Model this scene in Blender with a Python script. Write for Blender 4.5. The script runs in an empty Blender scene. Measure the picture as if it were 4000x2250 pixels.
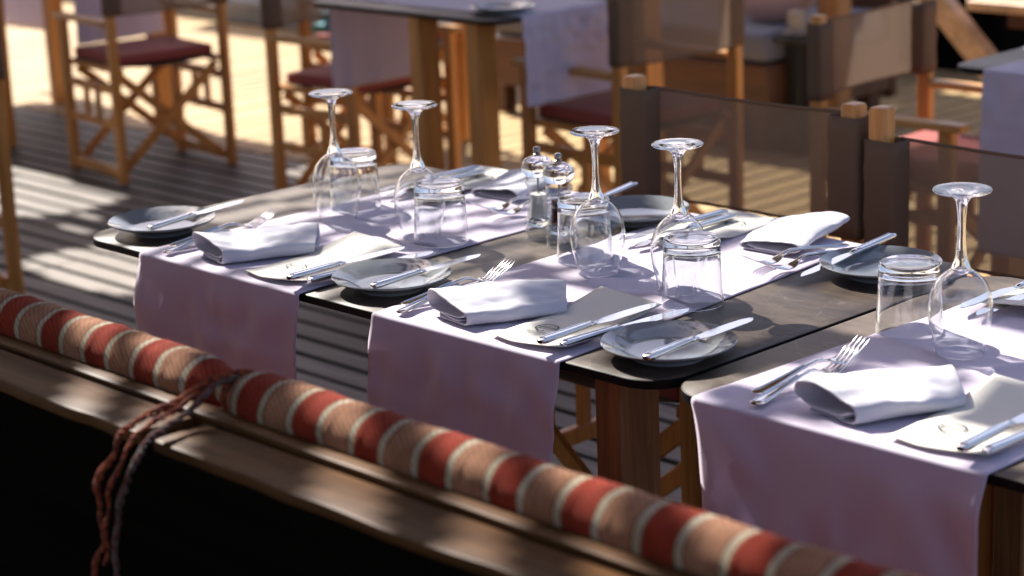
import bpy, bmesh, math, random
from mathutils import Vector, Matrix, noise
rnd = random.Random(7)
sc = bpy.context.scene
col = sc.collection
R = math.radians

# ------------------------------------------------------------------ camera, sky, sun, exposure
CAM_Z = 1.62
PITCH, ROLL, YAW = R(15.266), R(-2.293), R(-46.24)
fw = Vector((math.sin(YAW)*math.cos(PITCH), math.cos(YAW)*math.cos(PITCH), -math.sin(PITCH)))
rt = Vector((math.cos(YAW), -math.sin(YAW), 0))
up = rt.cross(fw)
r2 = rt*math.cos(ROLL)+up*math.sin(ROLL)
u2 = -rt*math.sin(ROLL)+up*math.cos(ROLL)
cd = bpy.data.cameras.new('camera'); cam = bpy.data.objects.new('camera', cd); col.objects.link(cam)
m = Matrix((r2, u2, -fw)).transposed().to_4x4(); m.translation = (0, 0, CAM_Z)
cam.matrix_world = m
cd.sensor_width = 36; cd.lens = 75.24; cd.clip_start = .05; cd.clip_end = 500
cd.dof.use_dof = True; cd.dof.focus_distance = 3.08; cd.dof.aperture_fstop = 4.2; cd.dof.aperture_blades = 0
sc.camera = cam

EL, AZ = R(40), R(168)          # direction towards the sun
sun_dir = Vector((math.cos(EL)*math.cos(AZ), math.cos(EL)*math.sin(AZ), math.sin(EL)))
w = bpy.data.worlds.new('World'); sc.world = w; w.use_nodes = True
nt = w.node_tree; nt.nodes.clear()
sky = nt.nodes.new('ShaderNodeTexSky'); sky.sky_type = 'NISHITA'; sky.sun_disc = False
sky.sun_elevation = EL; sky.sun_rotation = math.atan2(sun_dir.x, sun_dir.y) % (2*math.pi)
sky.air_density = 1.0; sky.dust_density = 2.6; sky.ozone_density = 1.0
bg = nt.nodes.new('ShaderNodeBackground'); bg.inputs['Strength'].default_value = .085
wo = nt.nodes.new('ShaderNodeOutputWorld')
wb = nt.nodes.new('ShaderNodeMix'); wb.data_type = 'RGBA'; wb.blend_type = 'MULTIPLY'; wb.inputs[0].default_value = 1; wb.inputs[7].default_value = (1.0, .91, .96, 1)
nt.links.new(sky.outputs[0], wb.inputs[6]); nt.links.new(wb.outputs[2], bg.inputs[0]); nt.links.new(bg.outputs[0], wo.inputs[0])
sl = bpy.data.lights.new('sun', 'SUN'); sl.energy = 5.0; sl.angle = R(.53); sl.cycles.is_caustics_light = True; sl.color = (1, .955, .885)
so = bpy.data.objects.new('sun', sl); col.objects.link(so)
so.rotation_euler = (-sun_dir).to_track_quat('-Z', 'Y').to_euler(); so.location = sun_dir*20
sc.view_settings.view_transform = 'Standard'; sc.view_settings.look = 'None'
sc.view_settings.exposure = 1.3; sc.view_settings.gamma = 1

# ------------------------------------------------------------------ helpers
def tag(o, label=None, cat=None, group=None, kind=None):
    if label: o['label'] = label
    if cat: o['category'] = cat
    if group: o['group'] = group
    if kind: o['kind'] = kind
    return o
def obj(name, bm, mat, parent=None, smooth=True, loc=None):
    me = bpy.data.meshes.new(name); bmesh.ops.recalc_face_normals(bm, faces=bm.faces)
    if smooth:
        for f in bm.faces: f.smooth = True
    bm.to_mesh(me); bm.free()
    for mm in (mat if isinstance(mat, (list, tuple)) else [mat]): me.materials.append(mm)
    o = bpy.data.objects.new(name, me); col.objects.link(o)
    if parent: o.parent = parent
    if loc: o.location = loc
    if smooth and hasattr(me, 'set_sharp_from_angle'): me.set_sharp_from_angle(angle=R(38))
    return o
def thing(name, label, cat, loc=(0, 0, 0), rz=0, group=None):
    o = bpy.data.objects.new(name, None); col.objects.link(o); o.location = loc; o.rotation_euler = (0, 0, rz)
    o.empty_display_size = .1
    return tag(o, label, cat, group)
def dup(root, loc=None, rz=None, label=None, scale=None, group=None):
    def cp(o, p):
        c = o.copy(); col.objects.link(c)
        if p: c.parent = p
        for ch in o.children: cp(ch, c)
        return c
    r = cp(root, None)
    if loc is not None: r.location = loc
    if rz is not None: r.rotation_euler = (0, 0, rz)
    if scale is not None: r.scale = (scale,)*3
    if label: r['label'] = label
    if group: r['group'] = group
    return r
def box(bm, c, s, bev=0, rot=None, mi=0, seg=1):
    g = bmesh.ops.create_cube(bm, size=1)
    vs = g['verts']
    for v in vs: v.co = Vector((v.co.x*s[0], v.co.y*s[1], v.co.z*s[2]))
    fs = set(f for v in vs for f in v.link_faces)
    if bev:
        r = bmesh.ops.bevel(bm, geom=list({e for v in vs for e in v.link_edges}), offset=bev, segments=seg, affect='EDGES', profile=.6)
        vs = list({v for f in r['faces'] for v in f.verts} | {v for v in vs if v.is_valid})
        fs = {f for v in vs for f in v.link_faces}
    for f in fs: f.material_index = mi
    for v in vs:
        if rot is not None: v.co = rot @ v.co
        v.co += Vector(c)
    return vs
def bar(bm, a, b, wd, th, bev=.002, side=Vector((0, 1, 0))):
    """board from a to b; wd across, th along side"""
    a, b = Vector(a), Vector(b); d = b-a; z = d.normalized(); y = (side-z*side.dot(z)).normalized(); x = y.cross(z)
    box(bm, (a+b)/2, (wd, th, d.length), bev, Matrix((x, y, z)).transposed())
def loft(bm, secs, n=12, p=2.0, cap=True):
    """secs: list of (center, width, height, xaxis, yaxis)"""
    rings = []
    for c, wd, ht, X, Y in secs:
        ring = []
        for i in range(n):
            t = 2*math.pi*i/n; cx, sx = math.cos(t), math.sin(t)
            px = math.copysign(abs(cx)**(2/p), cx)*wd/2; py = math.copysign(abs(sx)**(2/p), sx)*ht/2
            ring.append(bm.verts.new(Vector(c)+X*px+Y*py))
        rings.append(ring)
    for a, b in zip(rings, rings[1:]):
        for i in range(n): bm.faces.new((a[i], a[(i+1) % n], b[(i+1) % n], b[i]))
    if cap: bm.faces.new(rings[0][::-1]); bm.faces.new(rings[-1])
def tube(bm, pts, rad, n=10):
    pts = [Vector(q) for q in pts]; secs = []
    ref = Vector((0, 0, 1))
    for i, q in enumerate(pts):
        d = (pts[min(i+1, len(pts)-1)]-pts[max(i-1, 0)]).normalized()
        x = d.cross(ref)
        if x.length < .1: x = d.cross(Vector((0, 1, 0)))
        x.normalize(); y = x.cross(d); r = rad(i/(len(pts)-1)) if callable(rad) else rad
        secs.append((q, 2*r, 2*r, x, y))
    loft(bm, secs, n)
def lathe(bm, prof, n=48, c=(0, 0, 0), mi=0):
    rings = []
    for r, z in prof:
        if r < 1e-5: rings.append([bm.verts.new((c[0], c[1], c[2]+z))])
        else: rings.append([bm.verts.new((c[0]+r*math.cos(2*math.pi*i/n), c[1]+r*math.sin(2*math.pi*i/n), c[2]+z)) for i in range(n)])
    for a, b in zip(rings, rings[1:]):
        for i in range(n):
            j = (i+1) % n
            if len(a) == 1 and len(b) == 1: continue
            if len(a) == 1: f = bm.faces.new((a[0], b[j], b[i]))
            elif len(b) == 1: f = bm.faces.new((a[i], a[j], b[0]))
            else: f = bm.faces.new((a[i], a[j], b[j], b[i]))
            f.material_index = mi
def spline(pts, k=8):
    pts = [Vector(q) for q in pts]; out = []
    P = [pts[0]*2-pts[1]]+pts+[pts[-1]*2-pts[-2]]
    for i in range(1, len(P)-2):
        for j in range(k):
            t = j/k; a, b, c, d = P[i-1:i+3]
            out.append(.5*((2*b)+(c-a)*t+(2*a-5*b+4*c-d)*t*t+(3*b-a-3*c+d)*t**3))
    out.append(pts[-1]); return out

# ------------------------------------------------------------------ materials
class NM:
    def __init__(s, name):
        s.m = bpy.data.materials.new(name); s.m.use_nodes = True; s.t = s.m.node_tree; s.t.nodes.clear()
        s.out = s.n('OutputMaterial')
    def n(s, t, **k):
        nd = s.t.nodes.new('ShaderNode'+t)
        for a, b in k.items():
            if hasattr(nd, a) and not a[0].isupper(): setattr(nd, a, b)
            else: nd.inputs[a.replace('_', ' ')].default_value = b
        return nd
    def l(s, a, b): s.t.links.new(a, b)
    def bsdf(s, **k):
        s.b = s.n('BsdfPrincipled')
        for a, v in k.items(): s.b.inputs[a.replace('_', ' ')].default_value = v
        s.l(s.b.outputs[0], s.out.inputs[0]); return s.b
    def coord(s, kind='Object', scale=(1, 1, 1), rot=(0, 0, 0)):
        tc = s.n('TexCoord'); mp = s.n('Mapping'); mp.inputs['Scale'].default_value = scale; mp.inputs['Rotation'].default_value = rot
        s.l(tc.outputs[kind], mp.inputs[0]); return mp.outputs[0]
    def noise(s, vec, scale, detail=4, rough=.55, dist=0):
        n = s.n('TexNoise'); n.inputs['Scale'].default_value = scale; n.inputs['Detail'].default_value = detail
        n.inputs['Roughness'].default_value = rough; n.inputs['Distortion'].default_value = dist; s.l(vec, n.inputs['Vector']); return n.outputs['Fac']
    def ramp(s, fac, stops, interp='LINEAR'):
        r = s.n('ValToRGB'); r.color_ramp.interpolation = interp
        e = r.color_ramp.elements
        while len(e) < len(stops): e.new(.5)
        for i, (p, c) in enumerate(stops):
            e[i].position = p; e[i].color = (*c, 1) if len(c) == 3 else c
        s.l(fac, r.inputs[0]); return r.outputs[0]
    def bump(s, h, dist, strength=1.0, prev=None):
        b = s.n('Bump'); b.inputs['Distance'].default_value = dist; b.inputs['Strength'].default_value = strength
        s.l(h, b.inputs['Height'])
        if prev: s.l(prev, b.inputs['Normal'])
        return b.outputs[0]
    def mul(s, a, b, op='MULTIPLY'):
        n = s.n('Math'); n.operation = op
        for i, v in enumerate((a, b)):
            if isinstance(v, (int, float)): n.inputs[i].default_value = v
            else: s.l(v, n.inputs[i])
        return n.outputs[0]
    def mix(s, f, a, b):
        n = s.n('Mix'); n.data_type = 'RGBA'
        if isinstance(f, (int, float)): n.inputs[0].default_value = f
        else: s.l(f, n.inputs[0])
        for i, v in ((6, a), (7, b)):
            if isinstance(v, tuple): n.inputs[i].default_value = (*v, 1)
            else: s.l(v, n.inputs[i])
        return n.outputs[2]

def mat_wood(name, c1, c2, axis='Z', rough=.5, scale=1.0, dark=(.06, .025, .01)):
    M = NM(name); M.bsdf(Roughness=rough)
    st = {'Z': (1, 1, .06), 'X': (.06, 1, 1), 'Y': (1, .06, 1)}[axis]
    v = M.coord('Object', tuple(q*scale for q in st))
    oi = M.n('ObjectInfo'); add = M.n('VectorMath'); add.operation = 'ADD'; M.l(v, add.inputs[0])
    sc3 = M.n('VectorMath'); sc3.operation = 'SCALE'; sc3.inputs[3].default_value = 7; cmb = M.n('CombineXYZ')
    for i in range(3): M.l(oi.outputs['Random'], cmb.inputs[i])
    M.l(cmb.outputs[0], sc3.inputs[0]); M.l(sc3.outputs[0], add.inputs[1]); v = add.outputs[0]
    g = M.noise(v, 60, 5, .6, .6); g2 = M.noise(v, 9, 3)
    c = M.ramp(g, [(.3, c1), (.7, c2)])
    k = M.ramp(g2, [(.35, (.72, .68, .64)), (.65, (1.08, 1.05, 1.0))])
    mx = M.n('Mix'); mx.data_type = 'RGBA'; mx.blend_type = 'MULTIPLY'; mx.inputs[0].default_value = 1
    M.l(c, mx.inputs[6]); M.l(k, mx.inputs[7]); M.l(mx.outputs[2], M.b.inputs['Base Color'])
    M.l(M.bump(g, .0006, .6), M.b.inputs['Normal']); return M.m
M_PINE = mat_wood('oiled_pine', (.50, .19, .035), (.74, .34, .085), 'Z', .38)
M_PINE_Y = mat_wood('oiled_pine_arm', (.52, .24, .06), (.74, .40, .13), 'Y', .42)
M_TLEG = mat_wood('table_leg_wood', (.22, .095, .028), (.42, .205, .075), 'Z', .5, 1.6)
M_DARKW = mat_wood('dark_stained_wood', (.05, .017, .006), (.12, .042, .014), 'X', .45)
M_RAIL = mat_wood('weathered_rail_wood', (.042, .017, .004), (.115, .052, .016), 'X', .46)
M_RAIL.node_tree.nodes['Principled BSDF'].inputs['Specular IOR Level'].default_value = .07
M_SHADEW = mat_wood('shade_black_board', (.003, .0025, .002), (.006, .005, .004), 'X', 1.0)  # dark wood taken down to near black, standing in for shade
M_SHADEW.node_tree.nodes['Principled BSDF'].inputs['Specular IOR Level'].default_value = .02
M_PALEW = mat_wood('pale_bench_wood', (.42, .26, .14), (.66, .45, .28), 'Y', .5)

def mat_deck(name, c1, c2, c3, axis, pitch):
    M = NM(name); M.bsdf(Roughness=.58); M.b.inputs['Specular IOR Level'].default_value = .22
    st = (.08, 1, 1) if axis == 'X' else (1, .08, 1)
    v = M.coord('Object', st); g = M.noise(v, 45, 5, .6, .4); g2 = M.noise(M.coord('Object'), 1.6, 3)
    sx = M.n('SeparateXYZ'); tc = M.n('TexCoord'); M.l(tc.outputs['Object'], sx.inputs[0])
    q = M.mul(M.mul(sx.outputs[1 if axis == 'X' else 0], 1/pitch), 0, 'ADD')
    fl = M.n('Math'); fl.operation = 'FLOOR'; M.l(q, fl.inputs[0])
    wn = M.n('TexWhiteNoise'); wn.noise_dimensions = '1D'; M.l(fl.outputs[0], wn.inputs['W'])
    c = M.ramp(g, [(.3, c1), (.68, c2)]); c = M.mix(M.mul(wn.outputs[0], .45), c, c3)
    k = M.ramp(g2, [(.3, (.8, .8, .8)), (.7, (1.08, 1.06, 1.04))])
    mx = M.n('Mix'); mx.data_type = 'RGBA'; mx.blend_type = 'MULTIPLY'; mx.inputs[0].default_value = 1
    M.l(c, mx.inputs[6]); M.l(k, mx.inputs[7]); M.l(mx.outputs[2], M.b.inputs['Base Color'])
    M.l(M.bump(g, .0008, .7), M.b.inputs['Normal']); return M.m
M_DECK = mat_deck('grey_deck_boards', (.13, .113, .10), (.27, .235, .205), (.20, .165, .13), 'X', .0977)
M_DECK2 = mat_deck('sandy_deck_boards', (.44, .29, .13), (.62, .44, .22), (.52, .35, .17), 'Y', .105)
M_SAND = NM('sandy_ground'); M_SAND.bsdf(Roughness=.95); M_SAND.l(M_SAND.ramp(M_SAND.noise(M_SAND.coord(), 3, 6), [(.3, (.14, .11, .08)), (.7, (.24, .19, .13))]), M_SAND.b.inputs['Base Color']); M_SAND = M_SAND.m
M_SHADE_ALGAE = NM('shade_algae_edges'); M_SHADE_ALGAE.bsdf(Roughness=1, Base_Color=(.022, .026, .014, 1)); M_SHADE_ALGAE = M_SHADE_ALGAE.m  # green algae on board sides, darkened to paint the shade in the gaps
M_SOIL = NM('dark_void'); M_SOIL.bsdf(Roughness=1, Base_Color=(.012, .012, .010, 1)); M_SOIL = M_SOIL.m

M = NM('slate_laminate'); M.bsdf(Roughness=.36); M.b.inputs['Specular IOR Level'].default_value = .5
v = M.coord('Object'); wv = M.noise(v, 3.0, 6, .6)
big = M.noise(M.coord('Object', (1, .45, 1), (0, 0, .5)), 7, 8, .65, 1.2)
c = M.ramp(big, [(.25, (.036, .026, .019)), (.5, (.076, .058, .045)), (.78, (.13, .103, .082))])
vor = M.n('TexVoronoi'); vor.feature = 'DISTANCE_TO_EDGE'; vor.inputs['Scale'].default_value = 5.5
vd = M.n('VectorMath'); vd.operation = 'ADD'; nz = M.n('TexNoise'); nz.inputs['Scale'].default_value = 6; nz.inputs['Detail'].default_value = 8
sc4 = M.n('VectorMath'); sc4.operation = 'SCALE'; sc4.inputs[3].default_value = .35
M.l(v, nz.inputs['Vector']); M.l(nz.outputs['Color'], sc4.inputs[0]); M.l(v, vd.inputs[0]); M.l(sc4.outputs[0], vd.inputs[1]); M.l(vd.outputs[0], vor.inputs['Vector'])
vein = M.ramp(vor.outputs['Distance'], [(.0, (1, 1, 1)), (.018, (0, 0, 0))])
brk = M.ramp(M.noise(v, 9, 5), [(.46, (0, 0, 0)), (.62, (1, 1, 1))])
vm = M.mul(M.mul(vein, brk), .42)
gr = M.ramp(M.noise(M.coord('Object', (.12, 1, 1), (0, 0, .35)), 70, 6, .7, .8), [(.32, (.72, .70, .68)), (.68, (1.35, 1.3, 1.25))])
mg = M.n('Mix'); mg.data_type = 'RGBA'; mg.blend_type = 'MULTIPLY'; mg.inputs[0].default_value = 1; M.l(c, mg.inputs[6]); M.l(gr, mg.inputs[7]); c = mg.outputs[2]
c = M.mix(vm, c, (.26, .215, .18)); M.l(c, M.b.inputs['Base Color'])
M.b.inputs['Specular IOR Level'].default_value = .32
M.l(M.ramp(big, [(.3, (.40,)*3), (.7, (.56,)*3)]), M.b.inputs['Roughness'])
M.l(M.bump(M.noise(v, 120, 5, .6), .0003, .5), M.b.inputs['Normal']); M_TOP = M.m
M = NM('black_phenolic_edge'); M.bsdf(Base_Color=(.003, .003, .003, 1), Roughness=.55); M.b.inputs['Specular IOR Level'].default_value = .15; M_EDGE = M.m

def mat_cloth(name, c, weave=900, rough=.85, sheen=.25, trans=.0):
    M = NM(name); M.bsdf(Roughness=rough, Base_Color=(*c, 1)); M.b.inputs['Sheen Weight'].default_value = sheen
    M.b.inputs['Sheen Roughness'].default_value = .5
    v = M.coord('Object'); h = M.noise(v, weave, 2); h2 = M.noise(v, 14, 4)
    b = M.bump(h, .0003, .4); b = M.bump(h2, .0022, .35, b); M.l(b, M.b.inputs['Normal'])
    if trans:
        tr = M.n('BsdfTranslucent'); tr.inputs[0].default_value = (*c, 1); ms = M.n('MixShader'); ms.inputs[0].default_value = trans
        M.l(M.b.outputs[0], ms.inputs[1]); M.l(tr.outputs[0], ms.inputs[2]); M.l(ms.outputs[0], M.out.inputs[0])
    return M.m
M_RUN = mat_cloth('lilac_white_linen', (.68, .60, .715), trans=.26)
M_NAP = mat_cloth('white_napkin_cotton', (.62, .60, .655), 700, trans=.08)
M_RED = mat_cloth('red_canvas', (.30, .060, .045), 500, sheen=.05)
M_TEAL = mat_cloth('teal_blanket', (.03, .22, .28), 300)
M_GREYC = mat_cloth('grey_cushion', (.13, .13, .165), 400)
M_PINKC = mat_cloth('dusty_pink_pillow', (.48, .33, .32), 400)

M = NM('brown_mesh_sling'); M.bsdf(Base_Color=(.25, .165, .105, 1), Roughness=.8); M.b.inputs['Specular IOR Level'].default_value = .15
v = M.coord('UV'); wvx = M.n('TexWave'); wvx.bands_direction = 'X'; wvx.inputs['Scale'].default_value = 95
wvy = M.n('TexWave'); wvy.bands_direction = 'Y'; wvy.inputs['Scale'].default_value = 95
ob = M.coord('Object'); 
for q, d in ((wvx, 'X'), (wvy, 'Z')):
    q.bands_direction = d; M.l(ob, q.inputs['Vector'])
hole = M.mul(wvx.outputs['Fac'], wvy.outputs['Fac'])
op = M.ramp(hole, [(.20, (.10,)*3), (.62, (.58,)*3)])
tl = M.n('BsdfTranslucent'); tl.inputs[0].default_value = (.17, .125, .095, 1); mt = M.n('MixShader'); mt.inputs[0].default_value = .32; M.l(M.b.outputs[0], mt.inputs[1]); M.l(tl.outputs[0], mt.inputs[2])
tr = M.n('BsdfTransparent'); ms = M.n('MixShader'); M.l(op, ms.inputs[0]); M.l(mt.outputs[0], ms.inputs[1]); M.l(tr.outputs[0], ms.inputs[2]); M.l(ms.outputs[0], M.out.inputs[0]); M_SLING = M.m
M = NM('brown_sling_sleeve'); M.bsdf(Base_Color=(.15, .094, .060, 1), Roughness=.8); M.b.inputs['Specular IOR Level'].default_value = .15; M.l(M.bump(M.noise(M.coord(), 500, 2), .0004, .6), M.b.inputs['Normal']); M_SLEEVE = M.m

M = NM('thin_clear_glass'); tr = M.n('BsdfTransparent'); tr.inputs[0].default_value = (.965, .97, .975, 1)
gl = M.n('BsdfGlossy'); gl.inputs['Roughness'].default_value = 0.0
lw = M.n('LayerWeight'); lw.inputs['Blend'].default_value = .5; ms = M.n('MixShader')
fa = M.ramp(lw.outputs['Facing'], [(0, (.035,)*3), (.45, (.05,)*3), (.75, (.16,)*3), (.92, (.45,)*3), (1, (.9,)*3)]); M.l(fa, ms.inputs[0]); M.l(tr.outputs[0], ms.inputs[1]); M.l(gl.outputs[0], ms.inputs[2]); M.l(ms.outputs[0], M.out.inputs[0]); M_THIN = M.m
M = NM('clear_acrylic'); tr = M.n('BsdfTransparent'); tr.inputs[0].default_value = (.93, .94, .94, 1)
gl = M.n('BsdfGlossy'); gl.inputs['Roughness'].default_value = 0.03
lw = M.n('LayerWeight'); lw.inputs['Blend'].default_value = .5; ms = M.n('MixShader')
fa = M.ramp(lw.outputs['Facing'], [(0, (.06,)*3), (.4, (.10,)*3), (.7, (.34,)*3), (.9, (.75,)*3), (1, (1,)*3)]); M.l(fa, ms.inputs[0]); M.l(tr.outputs[0], ms.inputs[1]); M.l(gl.outputs[0], ms.inputs[2]); M.l(ms.outputs[0], M.out.inputs[0]); M_ACRY = M.m
M = NM('solid_clear_glass'); M.bsdf(Roughness=.0, IOR=1.5, Base_Color=(.97, .985, .99, 1)); M.b.inputs['Transmission Weight'].default_value = 1; M_GLASS = M.m
M = NM('polished_steel'); M.bsdf(Metallic=1, Roughness=.11, Base_Color=(.80, .79, .78, 1)); M.l(M.bump(M.noise(M.coord(), 40, 3), .0004, .25), M.b.inputs['Normal']); M_STEEL = M.m
M = NM('dark_steel'); M.bsdf(Metallic=1, Roughness=.3, Base_Color=(.32, .30, .28, 1)); M_DSTEEL = M.m
M = NM('grey_porcelain'); M.bsdf(Roughness=.09, Base_Color=(.20, .215, .225, 1)); M.b.inputs['Coat Weight'].default_value = .2; M_PLATE = M.m
M = NM('cream_card'); M.bsdf(Roughness=.75, Base_Color=(.66, .63, .56, 1)); M.l(M.bump(M.noise(M.coord(), 300, 3), .0002, .4), M.b.inputs['Normal']); M_CARD = M.m
M = NM('black_print'); M.bsdf(Roughness=.6, Base_Color=(.025, .024, .024, 1)); M_INK = M.m
M = NM('white_salt'); M.bsdf(Roughness=.8, Base_Color=(.85, .83, .78, 1)); M.l(M.bump(M.noise(M.coord(), 700, 3), .001, 1), M.b.inputs['Normal']); M_SALT = M.m
M = NM('mixed_peppercorns'); M.bsdf(Roughness=.5); vv = M.n('TexVoronoi'); vv.inputs['Scale'].default_value = 330; M.l(M.coord(), vv.inputs['Vector'])
M.l(M.ramp(vv.outputs['Color'], [(.3, (.012, .009, .008)), (.62, (.05, .02, .015)), (.72, (.25, .03, .03))]), M.b.inputs['Base Color']); M.l(M.bump(vv.outputs['Distance'], .002, 1), M.b.inputs['Normal']); M_PEP = M.m
M = NM('black_plastic'); M.bsdf(Roughness=.5, Base_Color=(.01, .01, .01, 1)); M_BLACK = M.m
M = NM('white_paint'); M.bsdf(Roughness=.5, Base_Color=(.38, .33, .28, 1)); M_WHITE = M.m
M = NM('grey_stone'); M.bsdf(Roughness=.9); M.l(M.ramp(M.noise(M.coord(), 5, 5), [(.3, (.20, .19, .17)), (.7, (.30, .28, .26))]), M.b.inputs['Base Color']); M_STONE = M.m
M = NM('reed_mat'); M.bsdf(Roughness=.9); M.l(M.ramp(M.noise(M.coord(), 8, 5), [(.3, (.10, .07, .04)), (.7, (.20, .15, .09))]), M.b.inputs['Base Color']); M_REED = M.m

# striped bolster: bands along local X, period .100, cords at band borders
PER = .1003
M = NM('striped_bolster_fabric'); M.bsdf(Roughness=.95); M.b.inputs['Specular IOR Level'].default_value = .16; M.b.inputs['Sheen Weight'].default_value = .0
tc = M.n('TexCoord'); sx = M.n('SeparateXYZ'); M.l(tc.outputs['Object'], sx.inputs[0])
slant = M.mul(sx.outputs[1], -.10)
ph = M.mul(M.mul(M.mul(sx.outputs[0], slant, 'ADD'), M.mul(M.noise(tc.outputs['Object'], 7, 2), .012), 'ADD'), 1/PER)
ph = M.mul(ph, .5, 'ADD'); fr = M.n('Math'); fr.operation = 'FRACT'; M.l(ph, fr.inputs[0])
CR, RD, BG = (.42, .38, .28), (.25, .032, .015), (.34, .175, .105)
DK = (.20, .06, .03)
dirt = M.ramp(M.noise(tc.outputs['Object'], 22, 5, .65), [(.3, (.62, .58, .54)), (.62, (1, 1, 1))])
c = M.ramp(fr.outputs[0], [(0, CR), (.045, DK), (.075, RD), (.43, DK), (.455, CR), (.545, DK), (.575, BG), (.93, DK), (.955, CR)], 'CONSTANT')
wv = M.n('TexWave'); wv.inputs['Scale'].default_value = 90; wv.bands_direction = 'X'; M.l(tc.outputs['Object'], wv.inputs['Vector'])
wz = M.n('TexWave'); wz.inputs['Scale'].default_value = 60; wz.bands_direction = 'DIAGONAL'; M.l(tc.outputs['Object'], wz.inputs['Vector'])
rib = M.mul(wv.outputs['Fac'], wz.outputs['Fac'])
mx = M.n('Mix'); mx.data_type = 'RGBA'; mx.blend_type = 'MULTIPLY'; mx.inputs[0].default_value = 1
md_ = M.n('Mix'); md_.data_type = 'RGBA'; md_.blend_type = 'MULTIPLY'; md_.inputs[0].default_value = 1; M.l(c, md_.inputs[6]); M.l(dirt, md_.inputs[7]); M.l(md_.outputs[2], mx.inputs[6])
M.l(M.ramp(rib, [(0, (.66, .62, .6)), (.5, (1.1, 1.1, 1.1))]), mx.inputs[7]); M.l(mx.outputs[2], M.b.inputs['Base Color'])
M.l(M.bump(rib, .0012, .8), M.b.inputs['Normal']); M_BOL = M.m
def mat_yarn(name, c1, c2):
    M = NM(name); M.bsdf(Roughness=.9)
    n = M.noise(M.coord(), 130, 3); M.l(M.ramp(n, [(.4, c1), (.6, c2)]), M.b.inputs['Base Color']); M.l(M.bump(n, .002, 1), M.b.inputs['Normal']); return M.m
M_YARN = mat_yarn('orange_red_yarn', (.26, .050, .008), (.08, .010, .004))
M_YARN2 = mat_yarn('grey_red_cord', (.08, .07, .06), (.09, .014, .008))

# ------------------------------------------------------------------ setting
g = bmesh.new(); S = 150
bm = g
q = [bm.verts.new(p) for p in ((-S, -S, -.16), (S, -S, -.16), (S, S, -.16), (-S, S, -.16))]; bm.faces.new(q)
tag(obj('ground', bm, M_SAND, smooth=False), kind='structure')
def deck(name, x0, x1, y0, y1, pitch, gap, axis, mat, seglen):
    bm = bmesh.new(); n = 0
    a0, a1, b0, b1 = (x0, x1, y0, y1) if axis == 'X' else (y0, y1, x0, x1)
    k = int((b1-b0)/pitch)
    for i in range(k):
        c = b0+(i+.5)*pitch; s = a0
        while s < a1:
            e = min(s+seglen, a1)
            L = e-s-.004
            ctr = ((s+e)/2, c, -.015+rnd.uniform(-.0012, .0012)); sz = (L, pitch-gap, .030)
            if axis != 'X': ctr = (ctr[1], ctr[0], ctr[2]); sz = (sz[1], sz[0], sz[2])
            box(bm, ctr, sz, .0022); s = e
    bm.normal_update()
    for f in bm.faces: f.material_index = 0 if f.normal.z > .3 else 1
    return tag(obj(name, bm, [mat, M_SHADE_ALGAE], smooth=False), kind='structure')
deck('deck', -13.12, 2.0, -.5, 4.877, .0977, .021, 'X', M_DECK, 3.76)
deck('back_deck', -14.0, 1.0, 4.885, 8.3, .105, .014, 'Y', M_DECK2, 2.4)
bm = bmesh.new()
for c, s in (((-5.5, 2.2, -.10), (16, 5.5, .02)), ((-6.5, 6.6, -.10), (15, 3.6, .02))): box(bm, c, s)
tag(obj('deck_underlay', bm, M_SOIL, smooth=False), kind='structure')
bm = bmesh.new(); box(bm, (-10.0, 8.2, .06), (6.6, 2.4, .12), .01); box(bm, (-9.9, 9.5, .24), (6.0, 1.2, .10), .01)
o = obj('stone_step', bm, M_STONE, smooth=False); tag(o, kind='structure')

# ------------------------------------------------------------------ unseen shade roof (reed mat; gaps shaped to place the sun patches)
COT = 1/math.tan(EL); LX, LY = -math.cos(AZ)*COT, -math.sin(AZ)*COT       # shadow shift per metre of height
def inpoly(x, y, P):
    c = False; j = len(P)-1
    for i in range(len(P)):
        if (P[i][1] > y) != (P[j][1] > y) and x < (P[j][0]-P[i][0])*(y-P[i][1])/(P[j][1]-P[i][1])+P[i][0]: c = not c
        j = i
    return c
P1 = [(-7.3, 4.3), (-6.58, 4.13), (-6.23, 4.11), (-6.19, 3.97), (-6.23, 3.77), (-6.5, 3.62), (-7.5, 3.75)]
P2 = [(-5.76, 3.40), (-5.77, 3.53), (-5.72, 3.65), (-5.40, 3.68), (-5.06, 3.40), (-5.3, 3.30), (-5.67, 3.34)]
SPOTS = [(-6.1, 3.86, .09, .025), (-5.98, 3.74, .10, .022), (-4.35, 3.12, .10, .03), (-4.1, 3.08, .08, .02), (-4.2, 3.0, .09, .03), (-3.95, 2.93, .06, .025), (-5.2, 4.3, .1, .05)]
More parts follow.
